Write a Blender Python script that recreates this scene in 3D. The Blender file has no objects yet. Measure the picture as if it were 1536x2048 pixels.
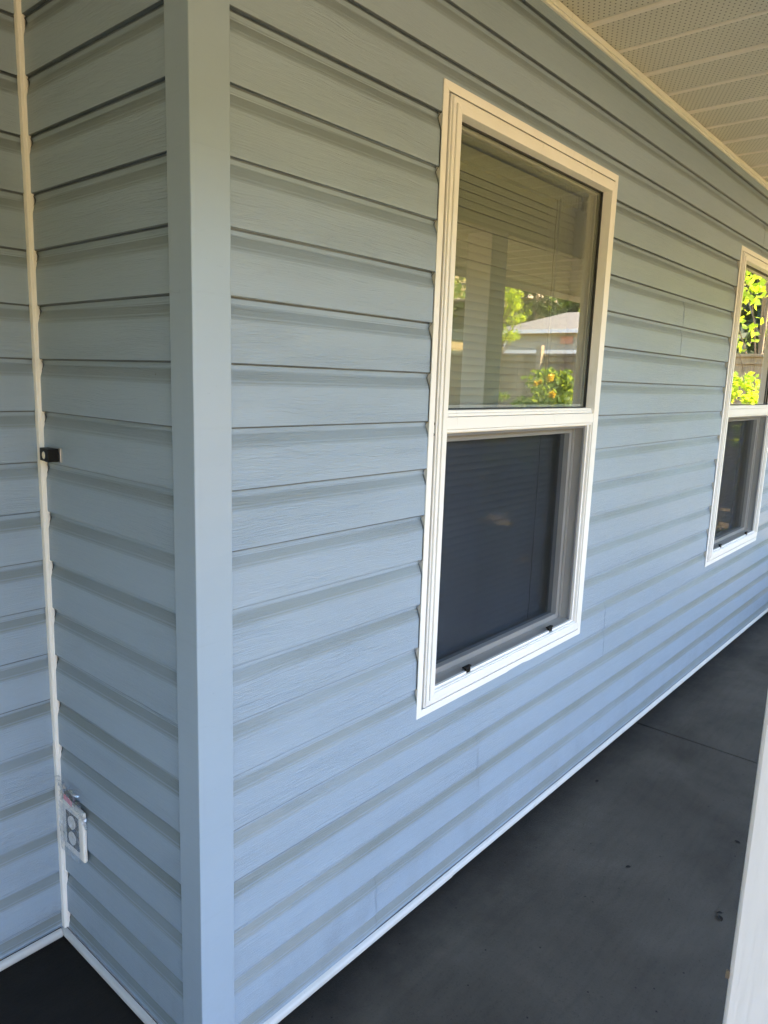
import bpy, bmesh, math, random
import numpy as np
from mathutils import Vector, Matrix
R = math.radians
random.seed(7)
rng = np.random.default_rng(11)
sc = bpy.context.scene
col = sc.collection

# ------------------------------------------------------------------ camera
camd = bpy.data.cameras.new('camera')
cam = bpy.data.objects.new('camera', camd); col.objects.link(cam)
camd.sensor_fit = 'VERTICAL'; camd.sensor_height = 36.0
camd.lens = 1450.37 / 2048 * 36.0
camd.clip_start = 0.02; camd.clip_end = 2000
YAW, PITCH, ROLL = 0.707914, -0.180407, 0.033439
fw = Vector((math.cos(PITCH)*math.cos(YAW), math.cos(PITCH)*math.sin(YAW), math.sin(PITCH)))
rt = Vector((math.sin(YAW), -math.cos(YAW), 0)); up = rt.cross(fw)
r2 = rt*math.cos(ROLL) + up*math.sin(ROLL); u2 = -rt*math.sin(ROLL) + up*math.cos(ROLL)
m = Matrix((r2, u2, -fw)).transposed().to_4x4()
m.translation = Vector((-0.7483, -1.0764, 1.4292))
cam.matrix_world = m
sc.camera = cam

# ------------------------------------------------------------------ light
SUN_AZ = Vector((0.35, 0.94))          # towards the sun, seen from above
SUN_EL = R(40)
w = bpy.data.worlds.new('World'); sc.world = w; w.use_nodes = True
nt = w.node_tree; nt.nodes.clear()
sky = nt.nodes.new('ShaderNodeTexSky'); sky.sky_type = 'NISHITA'; sky.sun_disc = False
sky.sun_elevation = SUN_EL
sky.sun_rotation = math.atan2(SUN_AZ.x, SUN_AZ.y)
sky.air_density = 1.0; sky.dust_density = 1.0; sky.ozone_density = 1.0
bg = nt.nodes.new('ShaderNodeBackground'); bg.inputs[1].default_value = 0.15
wo = nt.nodes.new('ShaderNodeOutputWorld')
nt.links.new(sky.outputs[0], bg.inputs[0]); nt.links.new(bg.outputs[0], wo.inputs[0])
sl = bpy.data.lights.new('sun', 'SUN'); sl.energy = 4.4; sl.angle = R(0.5); sl.color = (1.0, 0.83, 0.58)
so = bpy.data.objects.new('sun', sl); col.objects.link(so)
sd = Vector((SUN_AZ.x, SUN_AZ.y, 0)).normalized()*math.cos(SUN_EL) + Vector((0, 0, math.sin(SUN_EL)))
so.rotation_euler = sd.to_track_quat('Z', 'Y').to_euler(); so.location = (0, 0, 12)
sc.view_settings.view_transform = 'Standard'; sc.view_settings.look = 'None'
sc.view_settings.gamma = 1; sc.view_settings.exposure = 3.55
sc.cycles.max_bounces = 10; sc.cycles.diffuse_bounces = 6; sc.cycles.transparent_max_bounces = 24
sc.cycles.sample_clamp_indirect = 6

# ------------------------------------------------------------------ helpers
def link(o, parent=None):
    col.objects.link(o)
    if parent: o.parent = parent
    return o
def empty(name, loc=(0, 0, 0)):
    o = bpy.data.objects.new(name, None); o.location = loc; o.empty_display_size = .1
    return link(o)
def tag(o, label=None, cat=None, group=None, kind=None):
    if label: o['label'] = label
    if cat: o['category'] = cat
    if group: o['group'] = group
    if kind: o['kind'] = kind
    return o
class MB:
    def __init__(s): s.v = []; s.f = []
    def add(s, vs, fs):
        n = len(s.v); s.v += [tuple(a) for a in vs]; s.f += [tuple(i+n for i in f) for f in fs]; return s
    def box(s, x0, x1, y0, y1, z0, z1):
        return s.add([(x0,y0,z0),(x1,y0,z0),(x1,y1,z0),(x0,y1,z0),(x0,y0,z1),(x1,y0,z1),(x1,y1,z1),(x0,y1,z1)],
              [(0,3,2,1),(4,5,6,7),(0,1,5,4),(1,2,6,5),(2,3,7,6),(3,0,4,7)])
    def prism(s, pts, axis, a, b, close=True):
        # pts: 2-D outline in the two other axes (order x,y,z without axis)
        def mk(p, t):
            return {'x': (t, p[0], p[1]), 'y': (p[0], t, p[1]), 'z': (p[0], p[1], t)}[axis]
        n = len(pts)
        vs = [mk(p, a) for p in pts] + [mk(p, b) for p in pts]
        fs = [(i, (i+1) % n, (i+1) % n+n, i+n) for i in range(n if close else n-1)]
        if close: fs += [tuple(range(n))[::-1], tuple(range(n, 2*n))]
        return s.add(vs, fs)
    def tube(s, pts, r0, r1=None, n=7):
        r1 = r0 if r1 is None else r1
        pts = [Vector(p) for p in pts]; rings = []
        for i, p in enumerate(pts):
            d = (pts[min(i+1, len(pts)-1)] - pts[max(i-1, 0)]).normalized()
            a = d.orthogonal().normalized(); b = d.cross(a)
            r = r0 + (r1-r0)*i/max(1, len(pts)-1)
            rings.append([p + (a*math.cos(2*math.pi*k/n) + b*math.sin(2*math.pi*k/n))*r for k in range(n)])
        vs = [v for ring in rings for v in ring]; fs = []
        for i in range(len(rings)-1):
            for k in range(n):
                fs.append((i*n+k, i*n+(k+1) % n, (i+1)*n+(k+1) % n, (i+1)*n+k))
        fs += [tuple(range(n))[::-1], tuple((len(rings)-1)*n+k for k in range(n))]
        return s.add(vs, fs)
    def build(s, name, mat, parent=None, bevel=0, smooth=False, loc=None):
        me = bpy.data.meshes.new(name)
        o = bpy.data.objects.new(name, me)
        vs = s.v
        if loc is not None:
            o.location = loc; vs = [(a-loc[0], b-loc[1], c-loc[2]) for a, b, c in s.v]
        me.from_pydata(vs, [], s.f); me.update()
        bm = bmesh.new(); bm.from_mesh(me); bmesh.ops.recalc_face_normals(bm, faces=bm.faces); bm.to_mesh(me); bm.free()
        me.materials.append(mat); link(o, parent)
        if parent is not None and parent.location.length > 0 and loc is None:
            o.location = -parent.location
        if bevel:
            b = o.modifiers.new('bevel', 'BEVEL'); b.width = bevel; b.segments = 2; b.limit_method = 'ANGLE'; b.angle_limit = R(40)
            b.harden_normals = False
        if smooth:
            for p in me.polygons: p.use_smooth = True
        return o
def np_mesh(name, V, F, mat, parent=None):
    me = bpy.data.meshes.new(name)
    k = F.shape[1]
    me.vertices.add(len(V)); me.vertices.foreach_set('co', V.astype(np.float32).ravel())
    me.loops.add(F.size); me.loops.foreach_set('vertex_index', F.astype(np.int32).ravel())
    me.polygons.add(len(F)); me.polygons.foreach_set('loop_start', np.arange(0, F.size, k, dtype=np.int32))
    me.update(calc_edges=True); me.materials.append(mat)
    o = bpy.data.objects.new(name, me); link(o, parent)
    if parent is not None: o.location = -parent.location
    return o

class NT:
    def __init__(s, name):
        s.m = bpy.data.materials.new(name); s.m.use_nodes = True
        s.t = s.m.node_tree; s.t.nodes.clear()
        s.out = s.t.nodes.new('ShaderNodeOutputMaterial')
        s.co = s.t.nodes.new('ShaderNodeTexCoord').outputs['Object']
        s.geo = s.t.nodes.new('ShaderNodeNewGeometry').outputs['Position']
    def n(s, typ, ins=None, **kw):
        nd = s.t.nodes.new('ShaderNode'+typ)
        for k, v in kw.items(): setattr(nd, k, v)
        for k, v in (ins or {}).items():
            if hasattr(v, 'is_linked') or isinstance(v, bpy.types.NodeSocket): s.t.links.new(v, nd.inputs[k])
            else: nd.inputs[k].default_value = v
        return nd
    def math(s, op, a, b=0.0, c=0.0):
        return s.n('Math', {0: a, 1: b, 2: c}, operation=op).outputs[0]
    def mix(s, f, a, b):
        nd = s.n('Mix', {}, data_type='RGBA')
        for k, v in ((0, f), (6, a), (7, b)):
            if isinstance(v, bpy.types.NodeSocket): s.t.links.new(v, nd.inputs[k])
            else: nd.inputs[k].default_value = v
        return nd.outputs[2]
    def scale(s, v, sx, sy, sz):
        return s.n('Mapping', {0: v, 3: (sx, sy, sz)}).outputs[0]
    def noise(s, v, scale=1, detail=3, rough=.5, dist=0):
        return s.n('TexNoise', {'Vector': v, 'Scale': scale, 'Detail': detail, 'Roughness': rough, 'Distortion': dist}).outputs[0]
    def ramp(s, f, lo, hi, a=0.0, b=1.0):
        return s.n('MapRange', {0: f, 1: lo, 2: hi, 3: a, 4: b}).outputs[0]
    def bump(s, h, strength, dist, normal=None):
        d = {'Height': h, 'Strength': strength, 'Distance': dist}
        if normal is not None: d['Normal'] = normal
        return s.n('Bump', d).outputs[0]
    def fin(s, sh): s.t.links.new(sh, s.out.inputs[0]); return s.m
def c4(c): return (c[0], c[1], c[2], 1)
def principled(N, color, rough, normal=None, spec=.5, **kw):
    d = {'Base Color': color if isinstance(color, bpy.types.NodeSocket) else c4(color), 'Roughness': rough, 'Specular IOR Level': spec}
    if normal is not None: d['Normal'] = normal
    d.update(kw)
    return N.n('BsdfPrincipled', d).outputs[0]

# ------------------------------------------------------------------ materials
C_ = .1143; GR_OFF = C_*60 - 2.02
def siding_mat(name, axis, base=(.270, .343, .425), grime_shade=True):
    N = NT(name)
    sep = N.n('SeparateXYZ', {0: N.geo}).outputs
    a = sep[0] if axis == 'x' else sep[1]
    # every course gets its own stretch of grain
    k = N.math('FLOOR', N.math('DIVIDE', N.math('SUBTRACT', sep[2], 2.02), 0.2286))
    v = N.n('CombineXYZ', {0: N.math('MULTIPLY_ADD', k, 3.71, a), 1: sep[2], 2: N.math('MULTIPLY', k, 5.3)}).outputs[0]
    warp = N.noise(N.scale(v, 3, 9, 1), 1, 2, .5)
    v2 = N.n('CombineXYZ', {0: N.math('MULTIPLY_ADD', k, 3.71, a), 1: N.math('MULTIPLY_ADD', warp, .035, sep[2]), 2: N.math('MULTIPLY', k, 5.3)}).outputs[0]
    g1 = N.noise(N.scale(v2, 9, 330, 1), 1, 4, .65, .3)
    g2 = N.noise(N.scale(v2, 30, 700, 1), 1, 2, .6)
    patch = N.ramp(N.noise(N.scale(v, 2.2, 14, 1), 1, 2, .5), .35, .68)
    h = N.math('ADD', N.math('MULTIPLY', g1, patch), N.math('MULTIPLY', g2, .30))
    wave = N.noise(N.scale(v, 2.4, 5, 1), 1, 2)
    b0 = N.bump(wave, .5, .008)
    nrm = N.bump(h, 1.0, .0026, b0) if grime_shade else N.bump(N.noise(N.geo, 60, 3), .25, .0006, b0)
    f = N.ramp(N.noise(N.scale(N.geo, 1.7, 1.7, 5), 1, 4, .6), .3, .75)
    c = N.mix(f, c4([x*.965 for x in base]), c4([min(1, x*1.03) for x in base]))
    sm = N.ramp(N.noise(N.scale(N.geo, 7, 7, 16), 1, 5, .7, 1.2), .62, .76, 0, .20)
    c = N.mix(sm, c, c4((base[0]*.66, base[1]*.68, base[2]*.72)))
    # fly specks
    vo = N.n('TexVoronoi', {'Vector': N.geo, 'Scale': 6.5, 'Randomness': 1.0}).outputs
    sp = N.ramp(vo[0], .010, .018, .75, 0)
    on = N.math('GREATER_THAN', N.n('SeparateColor', {0: vo[1]}).outputs[0], .55)
    c = N.mix(N.math('MULTIPLY', sp, on), c, c4((.05, .05, .05)))
    # scuffs
    sc_ = N.ramp(N.noise(N.scale(N.geo, 24, 24, 60), 1, 2, .5, 2.5), .725, .76, 0, .25)
    c = N.mix(sc_, c, c4((base[0]*.72, base[1]*.72, base[2]*.76)))
    nz = N.n('SeparateXYZ', {0: N.n('NewGeometry').outputs['True Normal']}).outputs[2]
    dn = N.noise(N.scale(N.geo, 2.2, 2.2, 70), 1, 5, .65, .8)
    dust = N.math('MULTIPLY', N.ramp(N.math('ADD', nz, N.math('MULTIPLY', N.math('SUBTRACT', dn, .5), .22)), .02, .36, 0, .68), N.ramp(N.noise(N.scale(N.geo, 1.3, 1.3, 9), 1, 4, .6, .6), .3, .65, .62, 1.0))
    low = N.ramp(sep[2], 1.35, .35, .86, 1.42)      # more dirt has settled on the ledges low on the wall
    dust = N.math('MINIMUM', N.math('MULTIPLY', dust, low), .9)
    c = N.mix(dust, c, c4((.150, .176, .170)))
    spl = N.math('MULTIPLY', N.ramp(sep[2], .30, .04, 0, .26), N.ramp(N.noise(N.scale(N.geo, 9, 9, 5), 1, 5, .7), .42, .7))
    c = N.mix(spl, c, c4((.13, .14, .13)))
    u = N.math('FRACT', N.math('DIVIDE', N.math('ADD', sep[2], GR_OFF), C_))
    gr = N.math('MAXIMUM', N.ramp(u, .980, .986, 0, .7), N.ramp(u, .009, .015, .75, 0))  # course lines: shadow of the gap painted in together with grime
    gr = N.math('MULTIPLY', gr, N.ramp(N.noise(N.scale(N.geo, 2, 2, 8), 1, 3), .25, .45, .55, 1)) if grime_shade else 0.0
    if grime_shade: c = N.mix(gr, c, c4((.03, .032, .03)))
    rg = N.ramp(g1, .3, .7, .46, .30)
    return N.fin(principled(N, c, rg, nrm, .45))
def vinyl_mat(name, base, rough=.38, dirt=.25, grain=False):
    N = NT(name)
    f = N.ramp(N.noise(N.geo, 5, 5, .65), .45, .8, 0, dirt)
    c = N.mix(f, c4(base), c4((base[0]*.72, base[1]*.70, base[2]*.64)))
    f2 = N.ramp(N.noise(N.scale(N.geo, 40, 40, 9), 1, 3, .6, 1), .66, .74, 0, dirt)
    c = N.mix(f2, c, c4((base[0]*.5, base[1]*.48, base[2]*.43)))
    b = N.bump(N.noise(N.geo, 14, 3), .25, .002)
    if grain:
        g = N.noise(N.scale(N.geo, 120, 120, 8), 1, 4, .6, .4)
        b = N.bump(g, .5, .0012, b)
        f3 = N.ramp(g, .35, .7, .0, .12)
        c = N.mix(f3, c, c4((base[0]*.7, base[1]*.7, base[2]*.7)))
    return N.fin(principled(N, c, rough, b, .5))
M_side_x = siding_mat('siding_blue_grey', 'x')
M_side_y = siding_mat('siding_blue_grey_return', 'y')
M_post_paint = siding_mat('corner_post_blue_grey', 'x', (.288, .362, .444), False)
M_white = vinyl_mat('white_vinyl', (.79, .775, .745))
M_strip = vinyl_mat('base_strip_vinyl', (.50, .50, .49), .5, .5)
M_trim = vinyl_mat('cream_white_vinyl', (.82, .79, .72), .42, .2)
M_postw = vinyl_mat('painted_post_wood', (.90, .865, .86), .6, .2, True)
def simple(name, c, r=.5, spec=.5, **kw):
    N = NT(name)
    f = N.ramp(N.noise(N.geo, 9, 4, .6), .3, .8, 0, .35)
    cc = N.mix(f, c4(c), c4([x*.8 for x in c]))
    return N.fin(principled(N, cc, r, None, spec, **kw))
M_black = simple('black_plastic', (.004, .004, .0045), .5, .25)
M_lap = simple('siding_lap_edge', (.07, .09, .115), .8, .2)
M_seam = simple('siding_gap_shade_grime', (.05, .055, .06), .8, .2)
M_gasket_shade = simple('dark_gasket_and_shade', (.02, .02, .02), .6)  # shared by real gaskets and joints and by strips drawn as shadow lines
M_inner = simple('sash_grey_vinyl', (.62, .62, .63), .45)
M_slat = simple('blind_slat_cream', (.86, .83, .74), .45)
M_cord = simple('blind_cord', (.22, .21, .17), .8)
M_room = simple('dark_room', (.18, .17, .15), .9)
M_jamb = simple('jamb_paint', (.78, .75, .66), .6)
M_roof = simple('roof_shingle_dark', (.09, .085, .08), .9)
M_button = simple('cream_button', (.78, .70, .52), .3)
M_metal = simple('grey_plate', (.38, .38, .39), .35, .5, Metallic=.6)

def floor_mat():
    N = NT('concrete_dark_stained')
    v = N.scale(N.geo, 1, 1, 1)
    big = N.noise(v, 2.2, 5, .62, .4)
    br = N.noise(N.scale(N.geo, 5, 46, 1), 1, 4, .6, .5)      # broom strokes run along the walk
    fine = N.noise(v, 130, 6, .8)
    c = N.mix(N.ramp(big, .3, .72), c4((.050, .0428, .0335)), c4((.094, .0812, .0640)))
    c = N.mix(N.ramp(br, .45, .75, 0, .22), c, c4((.024, .0228, .020)))
    c = N.mix(N.ramp(fine, .56, .66, 0, .55), c, c4((.016, .014, .012)))
    sep = N.n('SeparateXYZ', {0: N.geo}).outputs
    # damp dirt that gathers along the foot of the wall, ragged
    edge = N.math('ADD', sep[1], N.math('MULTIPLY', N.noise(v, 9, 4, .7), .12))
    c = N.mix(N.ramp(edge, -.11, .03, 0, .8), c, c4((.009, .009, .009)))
    vo = N.n('TexVoronoi', {'Vector': N.geo, 'Scale': 7, 'Randomness': 1.0}).outputs
    on = N.math('GREATER_THAN', N.n('SeparateColor', {0: vo[1]}).outputs[0], .60)
    c = N.mix(N.math('MULTIPLY', N.ramp(vo[0], .012, .020, 1, 0), on), c, c4((.30, .30, .29)))
    vo2 = N.n('TexVoronoi', {'Vector': N.geo, 'Scale': 33, 'Randomness': 1.0}).outputs
    on2 = N.math('GREATER_THAN', N.n('SeparateColor', {0: vo2[1]}).outputs[1], .6)
    c = N.mix(N.math('MULTIPLY', N.ramp(vo2[0], .05, .10, .9, 0), on2), c, c4((.006, .006, .006)))
    h = N.math('ADD', N.math('MULTIPLY', fine, .9), N.math('MULTIPLY', br, .5))
    nrm = N.bump(h, 1.0, .003)
    return N.fin(principled(N, c, N.ramp(big, .3, .7, .85, .7), nrm, .15))
M_floor = floor_mat()

def soffit_mat(name, base=(.70, .675, .61)):
    N = NT(name)
    sep = N.n('SeparateXYZ', {0: N.geo}).outputs
    P = .0152
    row = N.math('FLOOR', N.math('DIVIDE', sep[0], P))
    fx = N.math('SUBTRACT', N.math('FRACT', N.math('DIVIDE', sep[0], P)), .5)
    fy = N.math('SUBTRACT', N.math('FRACT', N.math('ADD', N.math('DIVIDE', sep[1], P), N.math('MULTIPLY', row, .5))), .5)
    d = N.math('SQRT', N.math('ADD', N.math('MULTIPLY', fx, fx), N.math('MULTIPLY', fy, fy)))
    # no holes on the ribs
    rx = N.math('ABSOLUTE', N.math('SUBTRACT', N.math('FRACT', N.math('DIVIDE', N.math('SUBTRACT', sep[0], 1.2917), .2034)), .5))
    ok = N.math('LESS_THAN', rx, .44)
    hole = N.math('MULTIPLY', N.ramp(d, .11, .17, 1, 0), N.math('LESS_THAN', N.math('ABSOLUTE', N.math('SUBTRACT', rx, 0.0)), .44))
    f = N.ramp(N.noise(N.geo, 3, 4, .6), .3, .8, 0, .5)
    c = N.mix(f, c4(base), c4((base[0]*.84, base[1]*.82, base[2]*.78)))
    c = N.mix(hole, c, c4((.02, .018, .015)))
    nrm = N.bump(N.math('SUBTRACT', 1.0, hole), .6, .001)
    return N.fin(principled(N, c, .5, nrm, .4))
M_soffit = soffit_mat('soffit_perforated')
M_rib = vinyl_mat('soffit_rib_vinyl', (.86, .80, .74), .45, .2)

def glass_mat(name, tint, refl=1.7):
    N = NT(name)
    fr = N.n('Fresnel', {'IOR': 1.5}).outputs[0]
    fac = N.math('MINIMUM', N.math('MULTIPLY', fr, refl), 1.0)
    tr = N.n('BsdfTransparent', {0: c4(tint)}).outputs[0]
    gl = N.n('BsdfGlossy', {'Color': (1, 1, 1, 1), 'Roughness': 0.0}).outputs[0]
    return N.fin(N.n('MixShader', {0: fac, 1: tr, 2: gl}).outputs[0])
M_glass = glass_mat('window_glass', (.70, .73, .66), 2.6)
M_glass_low = glass_mat('window_glass_sash', (.60, .64, .70), .5)
def screen_mat():
    N = NT('insect_screen_mesh')
    tr = N.n('BsdfTransparent', {0: (1, 1, 1, 1)}).outputs[0]
    df = principled(N, (.004, .0048, .0065), .6, None, .08)
    f = N.ramp(N.noise(N.geo, 6, 4, .6), .3, .8, .46, .52)
    return N.fin(N.n('MixShader', {0: f, 1: tr, 2: df}).outputs[0])
M_screen = screen_mat()
def film_mat():
    N = NT('clear_plastic_film')
    fr = N.n('LayerWeight', {'Blend': .35}).outputs[1]
    fac = N.math('ADD', N.math('MULTIPLY', fr, .6), .10)
    tr = N.n('BsdfTransparent', {0: (.94, .95, .97, 1)}).outputs[0]
    gl = N.n('BsdfGlossy', {'Color': (1, 1, 1, 1), 'Roughness': .12}).outputs[0]
    return N.fin(N.n('MixShader', {0: fac, 1: tr, 2: gl}).outputs[0])
M_film = film_mat()
def leaf_mat(name, c, tc, tf=.5, rough=.5):
    N = NT(name)
    f = N.noise(N.geo, 5, 3, .6)
    cc = N.mix(N.ramp(f, .3, .7), c4([x*.65 for x in c]), c4(c))
    d = principled(N, cc, rough, None, .3)
    t = N.n('BsdfTranslucent', {'Color': c4(tc)}).outputs[0]
    return N.fin(N.n('MixShader', {0: tf, 1: d, 2: t}).outputs[0])
M_leaf_y = leaf_mat('leaf_bright_yellow_green', (.22, .32, .035), (.62, .74, .03), .55)
M_leaf_m = leaf_mat('leaf_mid_green', (.11, .17, .035), (.36, .46, .04), .45)
M_leaf_d = leaf_mat('conifer_dark_green', (.025, .045, .018), (.05, .07, .02), .25, .6)
M_leaf_o = leaf_mat('leaf_olive', (.15, .17, .05), (.40, .42, .06), .4)
M_flower = leaf_mat('petal_yellow', (.80, .55, .02), (.75, .55, .02), .4)
M_bark = simple('bark_grey_brown', (.16, .12, .08), .9)
def board_mat():
    N = NT('fence_weathered_cedar')
    sep = N.n('SeparateXYZ', {0: N.geo}).outputs
    bid = N.math('FLOOR', N.math('DIVIDE', N.math('ADD', sep[1], 20.0), .143))
    rr = N.n('TexWhiteNoise', {'W': bid}, noise_dimensions='1D').outputs[0]
    g = N.noise(N.scale(N.geo, 30, 30, 2.2), 1, 4, .6, .6)
    c = N.mix(rr, c4((.22, .17, .115)), c4((.36, .29, .20)))
    c = N.mix(N.ramp(g, .35, .7, 0, .5), c, c4((.12, .09, .065)))
    kn = N.ramp(N.n('TexVoronoi', {'Vector': N.scale(N.geo, 1, 1, .8), 'Scale': 3.5}).outputs[0], .05, .10, .8, 0)
    c = N.mix(kn, c, c4((.07, .05, .04)))
    return N.fin(principled(N, c, .85, N.bump(g, .4, .003), .2))
M_fence = board_mat()
def ground_mat():
    N = NT('dry_grass_ground')
    a = N.noise(N.geo, .9, 5, .65); b = N.noise(N.geo, 26, 5, .7)
    c = N.mix(N.ramp(a, .35, .65), c4((.37, .26, .13)), c4((.29, .23, .09)))
    c = N.mix(N.ramp(b, .4, .7, 0, .6), c, c4((.11, .10, .035)))
    return N.fin(principled(N, c, .95, N.bump(b, .6, .02), .1))
M_ground = ground_mat()
def shingle_mat():
    N = NT('shingle_light_grey')
    b = N.n('TexBrick', {'Vector': N.scale(N.geo, 1, 1, 1), 'Scale': 3.0, 'Mortar Size': .01,
            'Color1': (.23, .205, .175, 1), 'Color2': (.16, .15, .14, 1), 'Mortar': (.1, .1, .09, 1)}).outputs[0]
    n = N.noise(N.geo, 8, 4, .7)
    c = N.mix(N.ramp(n, .3, .7, 0, .5), b, c4((.27, .24, .20)))
    return N.fin(principled(N, c, .9, None, .1))
M_shingle = shingle_mat()
M_gwall = simple('garage_wall_beige', (.36, .34, .29), .8, .2)
M_gwhite = simple('eave_white', (.78, .76, .72), .6)
M_brick = simple('brick_pinkish', (.48, .27, .20), .85, .2)
M_tan = simple('house_tan', (.42, .33, .24), .8, .2)
M_dwall = simple('house_brown', (.16, .11, .08), .8, .2)
M_dglass = simple('dark_window', (.03, .035, .04), .1)

# ------------------------------------------------------------------ setting: ground
XE = 5.66                        # far end of the porch
C = 0.1143; Z0 = 2.02            # siding course height; height of course line 0
mb = MB()
def slab(x0, x1, y0, y1):
    mb.box(x0, x1, y0, y1, -.12, 0)
slab(-3.2, 2.2165, -1.32, .66); slab(2.2245, 5.64, -1.32, .66)
floor = mb.build('porch_floor', M_floor, None, .003); tag(floor, kind='structure')
mb = MB(); mb.box(-3.2, 5.63, -1.31, .65, -.2, -.022)
jo = mb.build('floor_joint', M_gasket_shade, floor)
# terrain: flat yard, rising beyond the fence
def hgt(x, y):
    d = max(0.0, x - 11); e = max(0.0, -y - 16)
    h = .05*d + .0022*d*d if d < 60 else 3+7.92+.25*(d-60)
    h2 = .16*e if e < 60 else 9.6 + .08*(e-60)
    return -.14 + min(30, max(h, 0)) * .8 + h2*.55
nx, ny = 90, 90
xs = np.concatenate([np.linspace(-300, -20, 20), np.linspace(-15, 110, 50), np.linspace(125, 600, 20)])
ys = np.concatenate([np.linspace(-600, -125, 20), np.linspace(-110, 15, 50), np.linspace(25, 300, 20)])
V = np.array([(x, y, hgt(x, y)) for y in ys for x in xs])
I = np.arange(nx*ny).reshape(ny, nx)
F = np.stack([I[:-1, :-1], I[:-1, 1:], I[1:, 1:], I[1:, :-1]], -1).reshape(-1, 4)
g = np_mesh('ground', V, F, M_ground); tag(g, kind='structure')
for p in g.data.polygons: p.use_smooth = True

# ------------------------------------------------------------------ the house
house = empty('house', (0, 0, 0))
tag(house, 'pale blue-grey vinyl sided house with white framed windows along a covered porch', 'house')

OPEN = []      # window openings in the long wall (x0, x1, z0, z1)
WX = (0.0, 2.305)
for wx in WX: OPEN.append((.655+wx, 1.568+wx, .577, 2.079))

PROF = [(.006, -.0025), (-.0100, -.0029), (-.0120, -.0033), (-.0140, -.0040), (-.0165, -.0051), (-.0290, -.0102), (-.0320, -.0109), (-.0348, -.0119), (-.0385, -.0127), (-.045, -.0130), (-.070, -.0131), (-C+.0035, -.0136), (-C+.0008, -.0130), (-C, -.0112), (-C+.0008, -.0036)]
def wob(a, k, s):
    return .0009*math.sin(a*2.1 + k*1.7 + s) + .0006*math.sin(a*5.3 + k*.9 + 2*s)
def siding(name, a0, a1, put, mat, openings=(), seams=(), seed=0, zmax=2.40, zmin=.012):
    """seams: {pair index: [position,...]} laps of the panel ends; put(a, depth, z) -> world point"""
    m_ = MB(); seams = dict(seams)
    for k in range(-4, 18):
        zt = Z0 - k*C
        if zt - C > zmax: continue
        cuts = set(np.round(np.arange(a0, a1, .08), 4)) | {a1}
        for o in openings: cuts |= {o[0], o[1]}
        sm = seams.get(k, [])
        segs = []; prev = a0
        for s_ in sm: segs.append((prev, s_, 0)); prev = s_ - .012
        segs.append((prev, a1, 0))
        for si, (s0, s1, _) in enumerate(segs):
            lift = .0016*(len(segs)-1-si)
            xs_ = sorted({s0, s1} | {c for c in cuts if s0 < c < s1})
            # profile, cut where an opening starts or ends
            pr = [(zt+dz, d) for dz, d in PROF]
            for zc in [z for o in openings for z in (o[2], o[3])] + [zmax, zmin]:
                new = [pr[0]]
                for p, q in zip(pr, pr[1:]):
                    if (p[0]-zc)*(q[0]-zc) < 0:
                        t = (zc-p[0])/(q[0]-p[0]); new.append((zc, p[1]+t*(q[1]-p[1])))
                    new.append(q)
                pr = new
            n = len(pr); base = len(m_.v)
            for x in xs_:
                for i, (z, d) in enumerate(pr):
                    zz = z + wob(x*.35, k//2, seed)*1.0
                    if any(abs(z-c) < 1e-6 for o in openings for c in (o[2], o[3])) or abs(z-zmax) < 1e-6 or abs(z-zmin) < 1e-6: zz = z
                    m_.v.append(put(x, d - lift + .8*wob(x, k, seed)*(1 if i > 2 else .2), zz))
            for j in range(len(xs_)-1):
                for i in range(n-1):
                    xm = (xs_[j]+xs_[j+1])/2; zm = (pr[i][0]+pr[i+1][0])/2
                    if zm > zmax or zm < zmin: continue
                    if any(o[0] < xm < o[1] and o[2] < zm < o[3] for o in openings): continue
                    m_.f.append((base+j*n+i, base+(j+1)*n+i, base+(j+1)*n+i+1, base+j*n+i+1))
    o_ = m_.build(name, mat, house)
    for k, ps in seams.items():
        for j_, p_ in enumerate(ps):
            lf = .0016*(len(ps)-j_)
            m2 = MB(); zt = Z0 - k*C
            pr = [(zt+dz, d) for dz, d in PROF[1:-1] if zmin < zt+dz < zmax]
            n = len(pr)
            if n < 3: continue
            for e in (-.0006, .0018):
                for i, (z, d) in enumerate(pr): m2.v.append(put(p_+e+.0035*math.sin(3*(z-zt)/C), d-lf-.0009+.8*wob(p_, k, seed)*(1 if i > 1 else .2)+(.0016 if e > 0 else 0), z + wob(p_*.35, k//2, seed)))
            m2.f += [(i, i+1, n+i+1, n+i) for i in range(n-1)]
            m2.build('lap_joint', M_lap, o_)
    return o_
# panel-end laps seen on the long wall (a pair of courses is one panel)
SEAM = {14: [.957, 4.7], 15: [.970, 4.7], 16: [.512, 4.6], 17: [.520, 4.6], 12: [1.787, 5.3], 13: [1.800, 5.3], -2: [3.3], -1: [3.3], 2: [2.3], 3: [2.3], 6: [4.5], 7: [4.5]}
sw = siding('siding_wall', .0602, 5.60, lambda a, d, z: (a, d, z), M_side_x, OPEN, SEAM, 0.3)
sw['label'] = 'long siding wall running away behind both windows'
YB = .592      # plane of the set-back wall
s2 = siding('siding_wall', .0462, YB-.012, lambda a, d, z: (d, a, z), M_side_y, (), {}, 1.9)
s2['label'] = 'narrow return wall between corner post and inside corner'
s3 = siding('siding_wall', -3.2, -.012, lambda a, d, z: (a, YB+d, z), M_side_x, (), {}, 3.1)
s3['label'] = 'set-back siding wall at the far left'

# corner post: two flat faces, returns to the siding
pp = [(-.0215, -.0225), (.0585, -.0225), (.0585, .004), (.0545, .004), (.0545, -.0190), (-.0180, -.0190), (-.0180, .0405), (.004, .0405), (.004, .0445), (-.0215, .0445)]
mb = MB(); mb.prism(pp, 'z', .012, 2.395)
cp = mb.build('corner_post', M_post_paint, house, .0022)
cp['label'] = 'broad smooth corner post, same blue-grey as the siding'
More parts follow.
